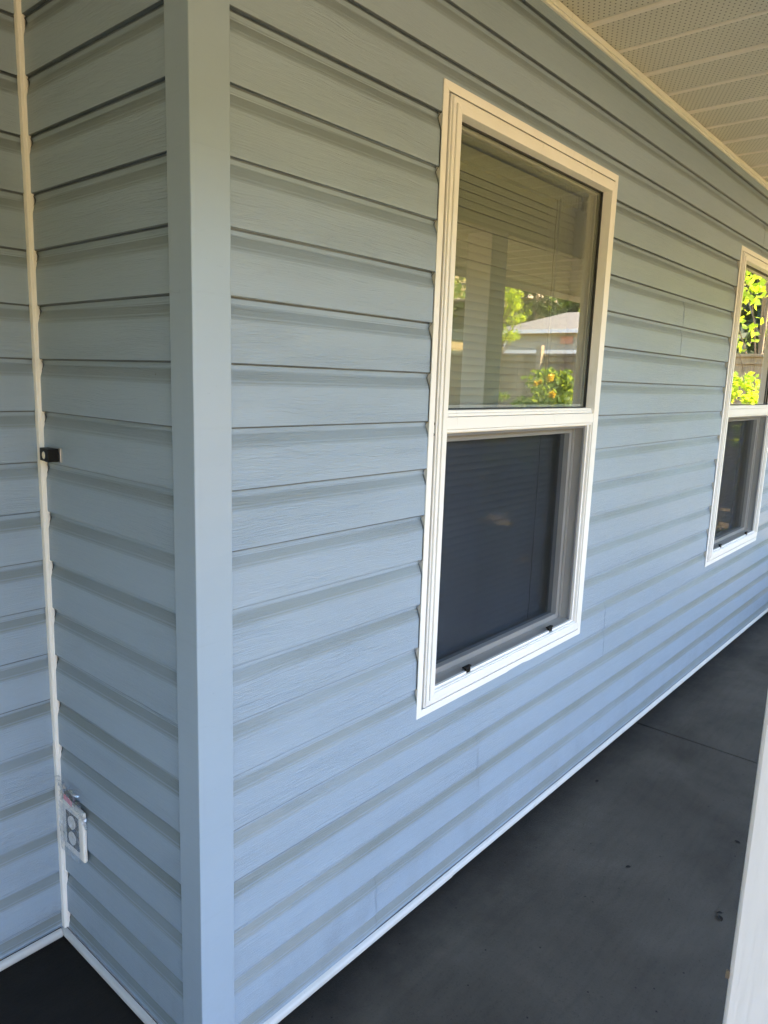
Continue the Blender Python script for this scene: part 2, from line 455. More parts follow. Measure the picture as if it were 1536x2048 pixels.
# inside corner channel: white, with the return the siding runs into
mb = MB()
mb.prism([(-.0225, YB-.026), (-.0060, YB-.026), (-.0060, YB-.010), (-.0225, YB-.010)], 'z', .03, 2.39)
mb.prism([(-.0165, YB-.0285), (-.0090, YB-.0285), (-.0090, YB-.0255), (-.0165, YB-.0255)], 'z', .03, 2.388)
jc = mb.build('corner_channel', M_white, house, .0016)
for fl in range(1):
    mb = MB(); mb.box(-.0185, .001, YB-.0262, YB-.0235, .03, 2.39)
def hug(a0, a1, z0, z1, put):
    m_ = MB(); pr = []
    for k in range(-4, 18):
        pr += [(Z0-k*C+dz, d-.0012) for dz, d in PROF[1:-1] if z0 < Z0-k*C+dz < z1]
    n = len(pr)
    for e in (a0, a1): m_.v += [put(e, d, z) for z, d in pr]
    m_.f += [(i, i+1, n+i+1, n+i) for i in range(n-1)]
    return m_
hug(YB-.0285, YB-.0262, .03, 2.385, lambda a, d, z: (d, a, z)).build('channel_shadow', M_gasket_shade, jc)  # dark strip drawn as the shadow line where siding meets the channel
# base strips (rounded bead along the foot of each wall)
def bead(p0, p1, nrm, r=.0135, name='base_strip'):
    """half-round trim between two floor points, bulging along nrm"""
    p0 = Vector(p0); p1 = Vector(p1); nrm = Vector(nrm); n = 9
    m_ = MB(); pts = []
    for i in range(n):
        t = math.pi*i/(n-1)
        pts.append((math.sin(t)*r*1.15, -math.cos(t)*r))
    pts += [(-.004, r), (-.004, -r)]
    vs = [p + nrm*a + Vector((0, 0, b + r + .004)) for p in (p0, p1) for a, b in pts]
    k = len(pts)
    fs = [(i, (i+1) % k, (i+1) % k+k, i+k) for i in range(k)] + [tuple(range(k)), tuple(range(k, 2*k))]
    m_.add(vs, fs)
    o = m_.build(name, M_strip, house, 0, False)
    m_ = MB(); w0 = p0 + nrm*.0052; w1 = p1 + nrm*.0052; a_ = nrm*.0005; hz_ = 2*r + .0036
    m_.add([w0, w1, w1+Vector((0, 0, .0026)), w0+Vector((0, 0, .0026))], [(0, 1, 2, 3)])
    for v_ in range(4): m_.v[v_] = (m_.v[v_][0], m_.v[v_][1], m_.v[v_][2] + hz_)
    m_.build('strip_shadow', M_gasket_shade, o)  # thin dark strip drawn as the shadow line above the trim
    return o
JX = .838
bead((.045, -.012, 0), (JX, -.012, 0), (0, -1, 0), .0140)
bead((JX+.0022, -.0105, 0), (5.60, -.0105, 0), (0, -1, 0), .0134)
bead((-.012, .035, 0), (-.012, YB-.015, 0), (-1, 0, 0), .0135)
bead((-3.2, YB-.012, 0), (-.028, YB-.012, 0), (0, -1, 0), .0135)
# the shadow line above the strips is a dark strip built in bead
# top trim between siding and soffit
mb = MB()
mb.prism([(-.0205, 2.392), (-.0205, 2.418), (.002, 2.418), (.002, 2.392)], 'x', .02, XE)
mb.prism([(-.0260, 2.398), (-.0260, 2.4135), (-.0205, 2.4135), (-.0205, 2.398)], 'x', .02, XE)
tt = mb.build('soffit_trim', M_trim, house, .002)
mb = MB(); mb.box(-3.2, .02, YB-.022, YB, 2.392, 2.418); mb.box(-.022, .0, 0.02, YB-.022, 2.392, 2.418)
mb.build('soffit_trim', M_trim, house, .002)

# soffit with raised ribs
def soffit(name, x0, x1, y0, y1, z):
    m_ = MB(); rb = MB(); pts = [(x0, z)]
    k = math.ceil((x0-1.2917)/.2034)
    while True:
        xc = 1.2917 + .2034*k; k += 1
        if xc > x1-.02: break
        if xc < x0+.02: continue
        wd = .0110 if k % 2 else .0075
        hh = .0075 if k % 2 else .0050
        rb.prism([(xc-wd, z), (xc-wd*.8, z-hh*.7), (xc-wd*.35, z-hh), (xc+wd*.35, z-hh), (xc+wd*.8, z-hh*.7), (xc+wd, z)], 'y', y0+.001, y1-.001, True)
    pts.append((x1, z))
    vs = [(x, y0, zz) for x, zz in pts] + [(x, y1, zz) for x, zz in pts]; n = len(pts)
    m_.add(vs, [(i, i+1, i+1+n, i+n) for i in range(n-1)])
    o = m_.build(name, M_soffit, house)
    r_o = rb.build('panel_rib', M_rib, o); r_o['kind'] = 'stuff'
    return o
s_in = soffit('soffit', -3.2, XE, -.955, YB, 2.4190)
s_in['label'] = 'perforated ribbed soffit over the walk'
s_out = soffit('soffit', -3.2, XE, -1.80, -.951, 2.160)
s_out['label'] = 'lower ribbed soffit outside the beam'
# beam, posts
mb = MB(); mb.box(-3.2, XE, -1.092, -.952, 2.164, 2.50)
mb.build('porch_beam', M_trim, house, .003)
for px in (-.095, 2.39, 4.875):
    mb = MB(); mb.box(px, px+.145, -1.095, -.950, .0, 2.166)
    if px < 0:
        # splintered paint along the near edge
        rr = random.Random(3)
    po = mb.build('porch_post', M_postw, house, .004)
    if px < 0: po['label'] = 'near white painted porch post cut off by the picture edge'
# chips hanging at the post's edge
mb = MB(); rr = random.Random(5)
for z in (.62, .595, .575, .53, .50, .455, .82, .905):
    s_ = rr.uniform(.0015, .0035)
    mb = MB(); mb.box(-.0965, -.094, -.951, -.9487+s_*.3, z-s_*1.6, z+s_*1.6); mb.build('paint_chip', M_bark, house)
# fascia, roof, body (they carry the shade)
mb = MB(); mb.box(-3.3, XE+.02, -1.83, -1.80, 2.12, 2.33); mb.box(XE, XE+.02, -1.80, -1.095, 2.13, 2.36); mb.box(XE, XE+.02, -1.094, .0, 2.385, 2.60); mb.build('fascia', M_trim, house, .004)
mb = MB(); mb.prism([(-1.95, 2.33), (-1.95, 2.36), (3.6, 4.56), (9.4, 2.36), (9.4, 2.33), (3.6, 4.48)], 'x', -8.5, XE+.06)
mb.build('roof', M_roof, house)
# inner body: room walls behind the siding; a sheathing skin keeps daylight out
mb = MB()
def skin(x0, x1, z0, z1): mb.box(x0, x1, .012, .10, z0, z1)
xs_ = [.02, OPEN[0][0], OPEN[0][1], OPEN[1][0], OPEN[1][1], 5.60]
skin(xs_[0], xs_[1], 0, 2.5); skin(xs_[2], xs_[3], 0, 2.5); skin(xs_[4], xs_[5], 0, 2.5)
for a, b in ((xs_[1], xs_[2]), (xs_[3], xs_[4])): skin(a, b, 0, .585); skin(a, b, 2.071, 2.5)
mb.box(.012, .10, .102, .70, 0, 2.5); mb.box(-8.2, .010, YB+.012, .70, 0, 2.5)
mb.box(5.5, 5.6, .102, 8, 0, 2.5); mb.box(-8.2, 5.5, 7.9, 8, 0, 2.5); mb.box(-8.2, -8.1, .72, 7.9, 0, 2.5)
mb.box(-8.1, 5.5, .72, 7.9, 2.45, 2.5); mb.box(.11, 5.5, .11, .71, 2.45, 2.5); mb.box(-8.1, 5.5, .71, 7.9, -.1, .02); mb.box(.11, 5.5, .11, .70, -.1, .02)
mb.box(.11, 5.49, 2.9, 3.0, .03, 2.44); mb.box(.103, .15, .71, 2.9, .03, 2.44)
mb.build('inner_wall', M_room, house)
mb = MB(); mb.box(-3.3, XE-.005, -1.79, .7, 2.52, 2.54); mb.build('attic_floor', M_room, house)

# ------------------------------------------------------------------ windows
def ring(mb, x0, x1, z0, z1, wd, y0, y1, wb=None, wt=None, miter=True):
    """picture-frame of four mitred bars"""
    wb = wd if wb is None else wb; wt = wd if wt is None else wt
    o = [(x0, z0), (x1, z0), (x1, z1), (x0, z1)]; i_ = [(x0+wd, z0+wb), (x1-wd, z0+wb), (x1-wd, z1-wt), (x0+wd, z1-wt)]
    for a in range(4):
        b = (a+1) % 4
        q = [o[a], o[b], i_[b], i_[a]]
        vs = [(p[0], y0, p[1]) for p in q] + [(p[0], y1, p[1]) for p in q]
        mb.add(vs, [(0, 1, 2, 3), (7, 6, 5, 4), (0, 4, 5, 1), (2, 6, 7, 3), (1, 5, 6, 2), (3, 7, 4, 0)])
def window(wx, lab):
    X0, X1, ZB, ZT = .645+wx, 1.578+wx, .567, 2.089
    # outer J channel: lip and return; its return shows as white teeth where the siding is recessed
    mb = MB(); ring(mb, X0, X1, ZB, ZT, .0200, -.0175, -.0145)
    ring(mb, X0+.0035, X1-.0035, ZB+.0035, ZT-.0035, .0030, -.0145, .004)
    win = mb.build('window', M_white, house, .0008); win['label'] = lab
    mb = MB(); ring(mb, X0+.0070, X1-.0070, ZB+.0070, ZT-.0070, .020, -.0030, .0100)
    mb.build('channel_groove', M_inner, win)
    hug(X0-.0018, X0-.0001, ZB+.002, ZT-.002, lambda a, d, z: (a, d, z)).build('channel_shadow', M_gasket_shade, win)  # dark strips drawn as shadow lines along both sides of the window
    hug(X1+.0001, X1+.0008, ZB+.002, ZT-.002, lambda a, d, z: (a, d, z)).build('channel_shadow', M_gasket_shade, win)
    # main frame, three stepped mouldings
    fx0, fx1, fz0, fz1 = X0+.0245, X1-.0245, ZB+.0245, ZT-.0245
    mb = MB(); ring(mb, fx0, fx1, fz0, fz1, .0050, -.0205, .095)
    ring(mb, fx0+.0052, fx1-.0052, fz0+.0052, fz1-.0052, .0110, -.0250, .095)
    ring(mb, fx0+.0166, fx1-.0166, fz0+.0166, fz1-.0166, .0180, -.0288, .020)
    fr = mb.build('frame', M_white, win, .0014)
    ix0, ix1, iz0, iz1 = fx0+.0346, fx1-.0346, fz0+.0346, fz1-.0346
    # meeting rail
    mb = MB(); mb.box(ix0-.001, ix1+.001, -.0270, .060, 1.3130, 1.3435)
    mb.box(ix0-.001, ix1+.001, -.0215, .020, 1.3445, 1.3530); mb.box(ix0-.001, ix1+.001, -.0175, .020, 1.3530, 1.3600)
    mb.box(ix0-.001, ix1+.001, -.0225, .060, 1.3060, 1.3122)
    mb.build('meeting_rail', M_white, win, .0012)
    # gaskets round the fixed upper glass
    mb = MB(); ring(mb, ix0-.0005, ix1+.0005, 1.3601, iz1+.0005, .0035, .0020, .0100)
    mb.build('gasket', M_gasket_shade, win)
    mb = MB(); ring(mb, ix0+.003, ix1-.003, 1.3635, iz1-.003, .0075, .0125, .0200)
    mb.build('glazing_bead', M_inner, win)
    # upper double glazing
    for gy, nm in ((.0115, 'glass_pane'), (.0275, 'glass_pane')):
        m_ = MB(); m_.add([(ix0-.004, gy, 1.352), (ix1+.004, gy, 1.352), (ix1+.004, gy, iz1+.004), (ix0-.004, gy, iz1+.004)], [(0, 1, 2, 3)])
        m_.build(nm, M_glass, win)
    mb = MB(); ring(mb, ix0-.010, ix1+.010, 1.350, iz1+.010, .020, .0290, .0600); mb.build('inner_frame', M_jamb, win)
    # lower sash
    sx0, sx1, sz0, sz1 = ix0-.002, ix1+.002, fz0+.0180, 1.3058
    mb = MB(); ring(mb, sx0+.006, sx1-.006, sz0, sz1, .0200,   .026, .070, .024, .018); ring(mb, sx0+.0262, sx1-.0262, sz0+.0242, sz1-.0182, .0160, .031, .066, .018, .012)
    sash = mb.build('sash', M_white, win, .002)
    for gy in (.050, .064):
        m_ = MB(); m_.add([(sx0+.030, gy, sz0+.024), (sx1-.030, gy, sz0+.024), (sx1-.030, gy, sz1-.024), (sx0+.030, gy, sz1-.024)], [(0, 1, 2, 3)])
        m_.build('glass_pane', M_glass_low, win)
    mb = MB(); tx0, tx1, tz0 = ix0-.001, ix1+.001, iz0-.001
    ring(mb, tx0, tx1, tz0-.002, 1.3062, .0060, -.0240, .030, .0060, .0005)
    ring(mb, tx0+.0062, tx1-.0062, tz0+.0042, 1.3060, .0100, -.0165, .030, .0060, .0030)
    mb.build('screen_track', M_white, win, .0012)
    # insect screen: thin grey frame and mesh
    mb = MB(); ring(mb, sx0+.012, sx1-.012, iz0-.004, 1.3040, .0090, -.0080, .0000); mb.build('screen_frame', M_inner, win, .001)
    m_ = MB(); m_.add([(sx0+.014, -.0086, iz0-.003), (sx1-.014, -.0086, iz0-.003), (sx1-.014, -.0086, 1.3040), (sx0+.014, -.0086, 1.3040)], [(0, 1, 2, 3)])
    m_.build('insect_screen', M_screen, win)
    for tx in (.874+wx, 1.352+wx):
        mb = MB(); mb.box(tx-.020, tx+.014, -.019, -.0092, .6450, .6490)
        mb.box(tx-.008, tx+.014, -.0165, -.0092, .612, .6448)
        mb.build('pull_tab', M_black, win, .001)
    # weep holes on the left jamb and a staple hole at the corner
    for wz in (1.328, 1.302):
        mb = MB(); mb.tube([(X0+.0243, -.0120, wz), (X0+.0262, -.0120, wz)], .0044, n=12); mb.build('weep_hole', M_gasket_shade, win)
    # interior jamb lining
    mb = MB(); ring(mb, fx0+.002, fx1-.002, fz0+.002, fz1-.002, .012, .0955, .20)
    mb.build('jamb_lining', M_jamb, win)
    return win
window(0.0, 'nearer window, blinds and porch reflected in its upper pane')
window(2.305, 'farther window at the right edge with leaves reflected')

def blind(wx, lab):
    t = empty('window_blind', (1.11+wx, .105, 2.03))
    tag(t, lab, 'window blind', 'slatted blinds behind the windows')
    bx0, bx1 = .722+wx, 1.530+wx
    mb = MB(); mb.box(bx0, bx1, .083, .120, 1.990, 2.026)
    hr = mb.build('headrail', M_slat, t, .003)
    mb = MB(); mb.box(bx1-.016, bx1+.004, .080, .123, 1.987, 2.029); mb.build('bracket', M_inner, t, .002)
    m_ = MB(); z = 1.978; tilt = R(68); rr = random.Random(int(wx*10)+2)
    nslat = 64
    for i in range(nslat):
        zc = z - i*.0212; tl = tilt + rr.uniform(-.018, .018); sag = rr.uniform(-.001, .001)
        n = 4; pr = []
        for j in range(n+1):
            u = (j/n-.5)*.0254; crown = .0022*(1-(2*j/n-1)**2)
            dy = u*math.cos(tl) - crown*math.sin(tl); dz = u*math.sin(tl) + crown*math.cos(tl)
            pr.append((.100+dy, zc+dz+sag))
        e0 = bx0 + rr.uniform(0, .003); e1 = bx1 - rr.uniform(0, .006)
        vs = [(e0, a, b) for a, b in pr] + [(e1, a, b) for a, b in pr]
        m_.add(vs, [(j, j+1, j+1+n+1, j+n+1) for j in range(n)])
    o = m_.build('slats', M_slat, t, 0, True)
    mb = MB(); mb.box(bx0, bx1, .090, .112, .612, .628); mb.build('bottom_rail', M_slat, t, .003)
    for cx in (bx0+.105, bx1-.150):
        m_ = MB(); rr2 = random.Random(3)
        m_.tube([(cx + .0014*math.sin(k*1.9), .0845+.0010*math.cos(k*2.3), 1.99-k*.0345) for k in range(40)], .0011, n=5)
        m_.build('ladder_cord', M_cord, t)
    m_ = MB(); m_.tube([(bx1-.138, .0800, 1.995), (bx1-.141, .0790, 1.45)], .0028, n=7)
    m_.build('tilt_wand', M_inner, t)
blind(0, 'half-hidden slatted blind behind the nearer window, headrail and wand showing')
blind(2.305, 'slatted blind behind the farther window, mostly lost behind reflected leaves')

# ------------------------------------------------------------------ doorbell
t = empty('doorbell', (-.012, .51, 1.243)); tag(t, 'small black doorbell with round cream button on the narrow return wall', 'doorbell')
mb = MB(); mb.box(-.0175, -.0125, .4790, .5370, 1.2285, 1.2590); mb.build('back_plate', M_metal, t, .001)
mb = MB(); mb.prism([(-.0180, .4850), (-.0180, .5350), (-.0370, .5350), (-.0420, .4850)], 'z', 1.2298, 1.2578); mb.build('housing', M_black, t, .0014)
d_ = Vector((-.0420+.0370, .4850-.5350, 0)).normalized(); nrm_ = Vector((d_.y, -d_.x, 0)); nrm_ = nrm_ if nrm_.x < 0 else -nrm_
pc = Vector((-.0395, .5085, 1.2433))
mb = MB(); mb.tube([pc-nrm_*.001, pc+nrm_*.0020], .0072, n=24); mb.build('button', M_button, t, .0005)
mb = MB(); mb.tube([pc-nrm_*.001, pc+nrm_*.0010], .0085, n=24); mb.build('button_bezel', M_metal, t)

# ------------------------------------------------------------------ outlet in its plastic bag
t = empty('wall_outlet', (-.014, .497, .343)); tag(t, 'white outlet cover with dark centre wrapped in crinkled film near the inside corner', 'outlet')
oy0, oy1, oz0, oz1 = .441, .543, .276, .406
OS = .0066
mb = MB(); mb.box(-.0235, -.0135, oy0, oy1, oz0, oz1); mb.build('cover_plate', M_white, t, .004)
mb = MB(); mb.box(-.0247, -.0235, oy0+.022, oy1-.020, oz0+.021, oz1-.022); mb.build('face_insert', M_gasket_shade, t)
for zc in (.3625, .3215):
    m_ = MB(); yc = .492
    m_.tube([(-.0246, yc, zc), (-.0279, yc, zc)], .0165, n=24); rc = m_.build('receptacle', M_white, t, .0008)
    m_ = MB(); m_.box(-.0283, -.0279, yc-.0075, yc-.0050, zc-.004, zc+.006); m_.box(-.0283, -.0279, yc+.0050, yc+.0075, zc-.004, zc+.006)
    m_.box(-.0283, -.0279, yc-.002, yc+.002, zc-.011, zc-.0075); m_.build('slot', M_gasket_shade, rc)
def film(name, y0, y1, z0, z1, x, amp, seed, nu=26, nv=30, parent=None, loose=False):
    r_ = np.random.default_rng(seed); m_ = MB()
    A = r_.uniform(-1, 1, (nv, nu)); B = r_.uniform(-1, 1, (nv, nu))
    for j in range(nv):
        for i in range(nu):
            y = y0+(y1-y0)*i/(nu-1); z = z0+(z1-z0)*j/(nv-1)
            e = 1 if not loose else (.35 + 1.2*j/(nv-1))
            m_.v.append((x - abs(A[j, i])*amp*e, y + A[j, i]*.003*e, z + B[j, i]*.003*e))
    for j in range(nv-1):
        for i in range(nu-1):
            a = j*nu+i
            if loose and j > nv*.55 and r_.random() < .22: continue
            m_.f.append((a, a+1, a+nu+1)); m_.f.append((a, a+nu+1, a+nu))
    return m_.build(name, M_film, parent)
bagt = empty('plastic_bag', (-.03, .497, .36)); tag(bagt, 'crinkled clear plastic bag with red striped tag over the outlet cover', 'plastic bag')
film('film', oy0+.006, oy1+.004, oz0-.004, oz1-.004, -.0288, .0022, 4, parent=bagt)
film('film', oy0+.004, oy1+.008, oz1-.006, .466, -.022, .014, 9, 16, 14, bagt, True)
film('film', oy0-.016, oy0+.010, .366, .405, -.018, .010, 13, 8, 10, bagt, True)
def stripes_mat():
    N = NT('red_striped_tag')
    sep = N.n('SeparateXYZ', {0: N.co}).outputs
    s_ = N.math('GREATER_THAN', N.math('FRACT', N.math('DIVIDE', sep[0], .0062)), .45)
    c = N.mix(s_, c4((.55, .52, .56)), c4((.55, .03, .12)))
    return N.fin(principled(N, c, .4))
m_ = MB(); m_.add([(-.020, -.007, 0), (.020, -.007, 0), (.020, .007, 0), (-.020, .007, 0), (-.020, -.007, -.0006), (.020, -.007, -.0006), (.020, .007, -.0006), (-.020, .007, -.0006)],
                  [(0, 1, 2, 3), (7, 6, 5, 4), (0, 4, 5, 1), (1, 5, 6, 2), (2, 6, 7, 3), (3, 7, 4, 0)])
tg = m_.build('striped_tag', stripes_mat())
tg.parent = bagt; tg.matrix_world = Matrix.Translation((-.042, .472, .437)) @ Matrix.Rotation(R(-90), 4, 'Z') @ Matrix.Rotation(R(90), 4, 'X') @ Matrix.Rotation(R(-8), 4, 'Z')
tg.matrix_parent_inverse = Matrix()
tg.location = Vector((-.042, .472, .437)) - Vector(bagt.location)

# ------------------------------------------------------------------ dead leaves on the floor
def dead_leaf(x, y, s, a, lab, curl=.4):
    m_ = MB(); n = 7; vs = []
    for i in range(n):
        t_ = i/(n-1); w_ = s*.42*math.sin(math.pi*min(1, t_*1.05+.02))**.8
        for q_ in (-1, 0, 1):
            px, py = (t_-.5)*s*1.5, q_*w_
            pz = .0015 + curl*abs(q_)*w_*.6 + curl*s*.3*(t_-.5)**2
            vs.append((px, py, pz))
    m_.add(vs, [(i*3+j, i*3+j+1, i*3+j+4, i*3+j+3) for i in range(n-1) for j in (0, 1)])
    m_.tube([(-.75*s, 0, .003), (-1.0*s, .08*s, .004)], s*.03, n=4)
    o = m_.build('dead_leaf', M_seam); o.location = (x, y, 0.001); o.rotation_euler = (0, 0, a)
    so_ = o.modifiers.new('t', 'SOLIDIFY'); so_.thickness = .0006
    tag(o, lab, 'leaf', 'dead leaves on the porch floor')
M_seam = simple('dead_leaf_dark', (.012, .010, .009), .8, .2)
dead_leaf(1.2205, -.657, .016, .6, 'largest dark curled leaf on the floor near the white post', .7)
dead_leaf(1.241, -.650, .011, 2.2, 'small curled leaf touching the largest one near the white post', .8)
dead_leaf(1.2547, -.382, .012, 2.5, 'lone dark leaf in the middle of the nearer floor slab')
dead_leaf(1.6474, -.1015, .013, .1, 'small dark leaf near the foot of the wall below the nearer window')
dead_leaf(1.6222, -.593, .012, 1.3, 'small dark leaf up the floor towards the joint, beside the post')

# ------------------------------------------------------------------ foliage
def leaf_cloud(pts, size, aspect=.55, droop=0.0, seed=1, var=.4):
    """one pointed leaf (two triangles folded on the midrib) per point"""
    r_ = np.random.default_rng(seed); n = len(pts)
    d = r_.normal(size=(n, 3)); d[:, 2] -= droop*2.2; d /= np.linalg.norm(d, axis=1)[:, None]
    h = r_.normal(size=(n, 3)); s_ = np.cross(d, h); s_ /= np.linalg.norm(s_, axis=1)[:, None]
    nn = np.cross(d, s_)
    L = (size*(1 + var*r_.uniform(-1, 1, n)))[:, None]; W = L*aspect*.5
    a = pts - d*L*.5; b = pts + d*L*.5
    c = pts + s_*W + nn*L*.06; e = pts - s_*W + nn*L*.06
    V = np.stack([a, c, b, e], 1).reshape(-1, 3)
    F = np.arange(4*n).reshape(-1, 4)
    return V, F
def clumps(centres, radii, per, seed, squash=.8, shell=.55):
    r_ = np.random.default_rng(seed); out = []
    for c_, r0 in zip(centres, radii):
        d = r_.normal(size=(per, 3)); d /= np.linalg.norm(d, axis=1)[:, None]
        rr_ = r0*(shell + (1-shell)*r_.random(per))**.7*r_.uniform(.5, 1.05, per)
        p = d*rr_[:, None]; p[:, 2] *= squash
        out.append(np.asarray(c_) + p)
    return np.concatenate(out)
def tree(x, y, h, spread, mat, lab, cat='tree', name='leafy_tree', nclump=26, per=130, leaf=.12, base=None, low=.35, seed=1, droop=.3, group='trees beyond the yard', trunk=.12, aspect=.55):
    b = hgt(x, y) if base is None else base
    t = empty(name, (x, y, b)); tag(t, lab, cat, group)
    r_ = random.Random(seed); cs = []; rs = []; m_ = MB()
    top = Vector((x+r_.uniform(-.2, .2), y+r_.uniform(-.2, .2), b+h*.8))
    m_.tube([(x, y, b-.3), (x+.05*h*.1, y, b+h*.3), top], trunk, trunk*.3, 8)
    for i in range(nclump):
        zf = low + (1-low)*r_.random()
        rad = spread*math.sin(math.pi*min(1, .22+.72*(zf-low)/(1-low)))**.8
        a = r_.uniform(0, 2*math.pi); q_ = rad*math.sqrt(r_.uniform(.15, 1))
        c_ = Vector((x+q_*math.cos(a), y+q_*math.sin(a), b+h*zf))
        cs.append(c_); rs.append(spread*r_.uniform(.20, .40))
        s_ = Vector((x, y, b+h*max(.18, zf-.25)))
        m_.tube([s_, s_.lerp(c_, .5)+Vector((0, 0, .06*h*r_.random())), c_], trunk*.28, trunk*.06, 5)
    m_.build('trunk', M_bark, t)
    P_ = clumps(cs, rs, per, seed)
    V, F = leaf_cloud(P_, leaf, aspect, droop, seed)
    np_mesh('crown', V, F, mat, t)
    return t
def conifer(x, y, h, r, lab, seed, base=None):
    b = hgt(x, y) if base is None else base
    t = empty('conifer', (x, y, b)); tag(t, lab, 'conifer', 'conifers on the slope')
    m_ = MB(); m_.tube([(x, y, b-.4), (x, y, b+h)], .22, .03, 8)
    r_ = np.random.default_rng(seed); P_ = []
    nb = 150
    for i in range(nb):
        zf = .10+.88*(i/nb); L = r*(1-zf)**.8*r_.uniform(.7, 1.15); a = r_.uniform(0, 2*math.pi)
        m_.tube([(x, y, b+h*zf), (x+L*.9*math.cos(a), y+L*.9*math.sin(a), b+h*zf-.18*L)], .03, .008, 4)
        k = int(20+60*L/r)
        u = r_.uniform(.12, 1, k)
        px = x+L*u*math.cos(a)+r_.normal(0, .16*(1-u*.5), k); py = y+L*u*math.sin(a)+r_.normal(0, .16*(1-u*.5), k)
        pz = b+h*zf-.22*L*u+r_.normal(0, .08, k)
        P_.append(np.stack([px, py, pz], 1))
    m_.build('trunk', M_bark, t)
    V, F = leaf_cloud(np.concatenate(P_), .24, .35, .35, seed)
    np_mesh('crown', V, F, M_leaf_d, t)
# --- beyond the fence (seen mirrored in the panes)
tree(9.75, -1.55, 3.9, 1.05, M_leaf_y, 'bright yellow-green tree leaning over the fence, reflected in the farther window', nclump=34, per=60, leaf=.085, low=.40, seed=21, droop=.25, trunk=.05, aspect=.72)
tree(14.2, -8.45, 4.4, .62, M_leaf_y, 'yellow-green weeping tree just right of the reflected porch post', nclump=80, per=110, leaf=.062, low=.55, seed=5, droop=.9, trunk=.08, aspect=.4)
tree(13.2, -10.4, 5.6, 1.2, M_leaf_y, 'bright leafy tree left of the reflected porch post', nclump=26, per=120, leaf=.14, low=.25, seed=6, droop=.5, trunk=.1)
conifer(38, -21.0, 10.5, 3.6, 'dark conifer behind the pale garage roof, left one', 3)
conifer(42, -20.0, 8.5, 3.4, 'dark conifer behind the pale garage roof, right one', 4)
conifer(12.6, -2.3, 7.5, 2.1, 'dark evergreen behind the tree reflected in the farther window', 8)
conifer(14.5, -.4, 8.0, 2.6, 'dark evergreen farthest right behind the wooden fence', 9)
tree(36.5, -15.0, 5.3, 2.1, M_leaf_y, 'sunlit rounded tree behind the chimney', nclump=26, per=110, leaf=.26, seed=15)
tree(24, -15.6, 2.0, 1.1, M_leaf_o, 'olive shrub below the brown hillside house', 'shrub', 'shrub', 14, 110, .16, None, .1, 16, .2, 'shrubs beyond the fence', .04)
tree(22.5, -14.2, 1.3, .8, M_leaf_m, 'clipped green hedge shrub left of the garage', 'shrub', 'shrub', 14, 110, .13, None, .1, 17, .2, 'shrubs beyond the fence', .04)
# --- shrubs in front of the fence
for sx_, sy_, sh_, lb in ((4.35, -1.78, .95, 'low round unseen shrub added at the porch edge to shade the wall, nearest the farther window'), (5.1, -1.85, 1.10, 'middle unseen shrub added at the porch edge to shade the wall'), (5.95, -1.25, 1.25, 'tallest unseen shrub added to shade the wall, beyond the end of the porch')):
    tree(sx_, sy_, sh_, .42, M_leaf_m, lb, 'shrub', 'shrub', 34, 170, .05, -.14, .10, int(sx_*10), .1, 'unseen shrubs added along the porch to shade the wall', .02, .6)  # out of view, added to darken the wall end and block a bright reflection
bush = tree(6.05, -2.50, 1.66, .52, M_leaf_m, 'green shrub with yellow flowers against the wooden fence', 'shrub', 'shrub', 46, 190, .055, -.14, .10, 31, .1, 'shrubs in front of the fence', .02, .6)
tree(6.25, -1.80, 1.62, .45, M_leaf_m, 'rounded green shrub right of the flowering one', 'shrub', 'shrub', 40, 190, .055, -.14, .10, 32, .1, 'shrubs in front of the fence', .02, .6)
tree(7.6, -3.95, 1.55, .35, M_leaf_m, 'thin twiggy shrub behind the flowering one', 'shrub', 'shrub', 16, 60, .05, -.14, .12, 33, .1, 'shrubs in front of the fence', .02, .6)
tree(8.2, -1.30, 1.75, .40, M_leaf_y, 'bright shrub at the fence, reflected low in the farther window', 'shrub', 'shrub', 18, 70, .07, -.14, .25, 34, .1, 'shrubs in front of the fence', .02, .7)
for c_, r0 in (((5.78, -2.40, 1.50), .042), ((5.72, -2.34, 1.34), .036), ((5.78, -2.56, 1.44), .022), ((5.76, -2.50, 1.46), .018), ((5.95, -2.06, 1.44), .014), ((5.97, -1.98, 1.36), .014)):
    r_ = np.random.default_rng(int(r0*1000)); d = r_.normal(size=(70, 3)); d /= np.linalg.norm(d, axis=1)[:, None]
    V, F = leaf_cloud(np.array(c_) + d*r0*r_.uniform(.3, 1, 70)[:, None], .032, .7, 0, 3); np_mesh('bloom', V, F, M_flower, bush)

pl = empty('potted_plant', (4.86, -.22, 0)); tag(pl, 'dark leafy plant at the far foot of the wall, cut by the picture edge', 'plant')
m_ = MB(); r_ = random.Random(2)
prof = [(0, .0), (.085, .0), (.105, .13), (.115, .13), (.115, .155), (.10, .155), (.095, .12), (0, .12)]
n = 24; vs = [(4.86+r0*math.cos(2*math.pi*k/n), -.22+r0*math.sin(2*math.pi*k/n), z0+.001) for r0, z0 in prof for k in range(n)]
m_.add(vs, [(i*n+k, i*n+(k+1) % n, (i+1)*n+(k+1) % n, (i+1)*n+k) for i in range(len(prof)-1) for k in range(n)]); m_.build('pot', M_brick, pl)
P_ = clumps([(4.86+.16*math.cos(a), -.22+.13*math.sin(a), .30+.07*math.sin(3*a)) for a in np.arange(0, 6.2, .55)], [.12]*12, 40, 12)
V, F = leaf_cloud(P_, .055, .6, .2, 12); np_mesh('foliage', V, F, M_leaf_m, pl)
m_ = MB()
for a in np.arange(0, 6.2, .55): m_.tube([(4.86, -.22, .11), (4.86+.16*math.cos(a), -.22+.13*math.sin(a), .30)], .004, .002, 5)
m_.build('stem', M_bark, pl)

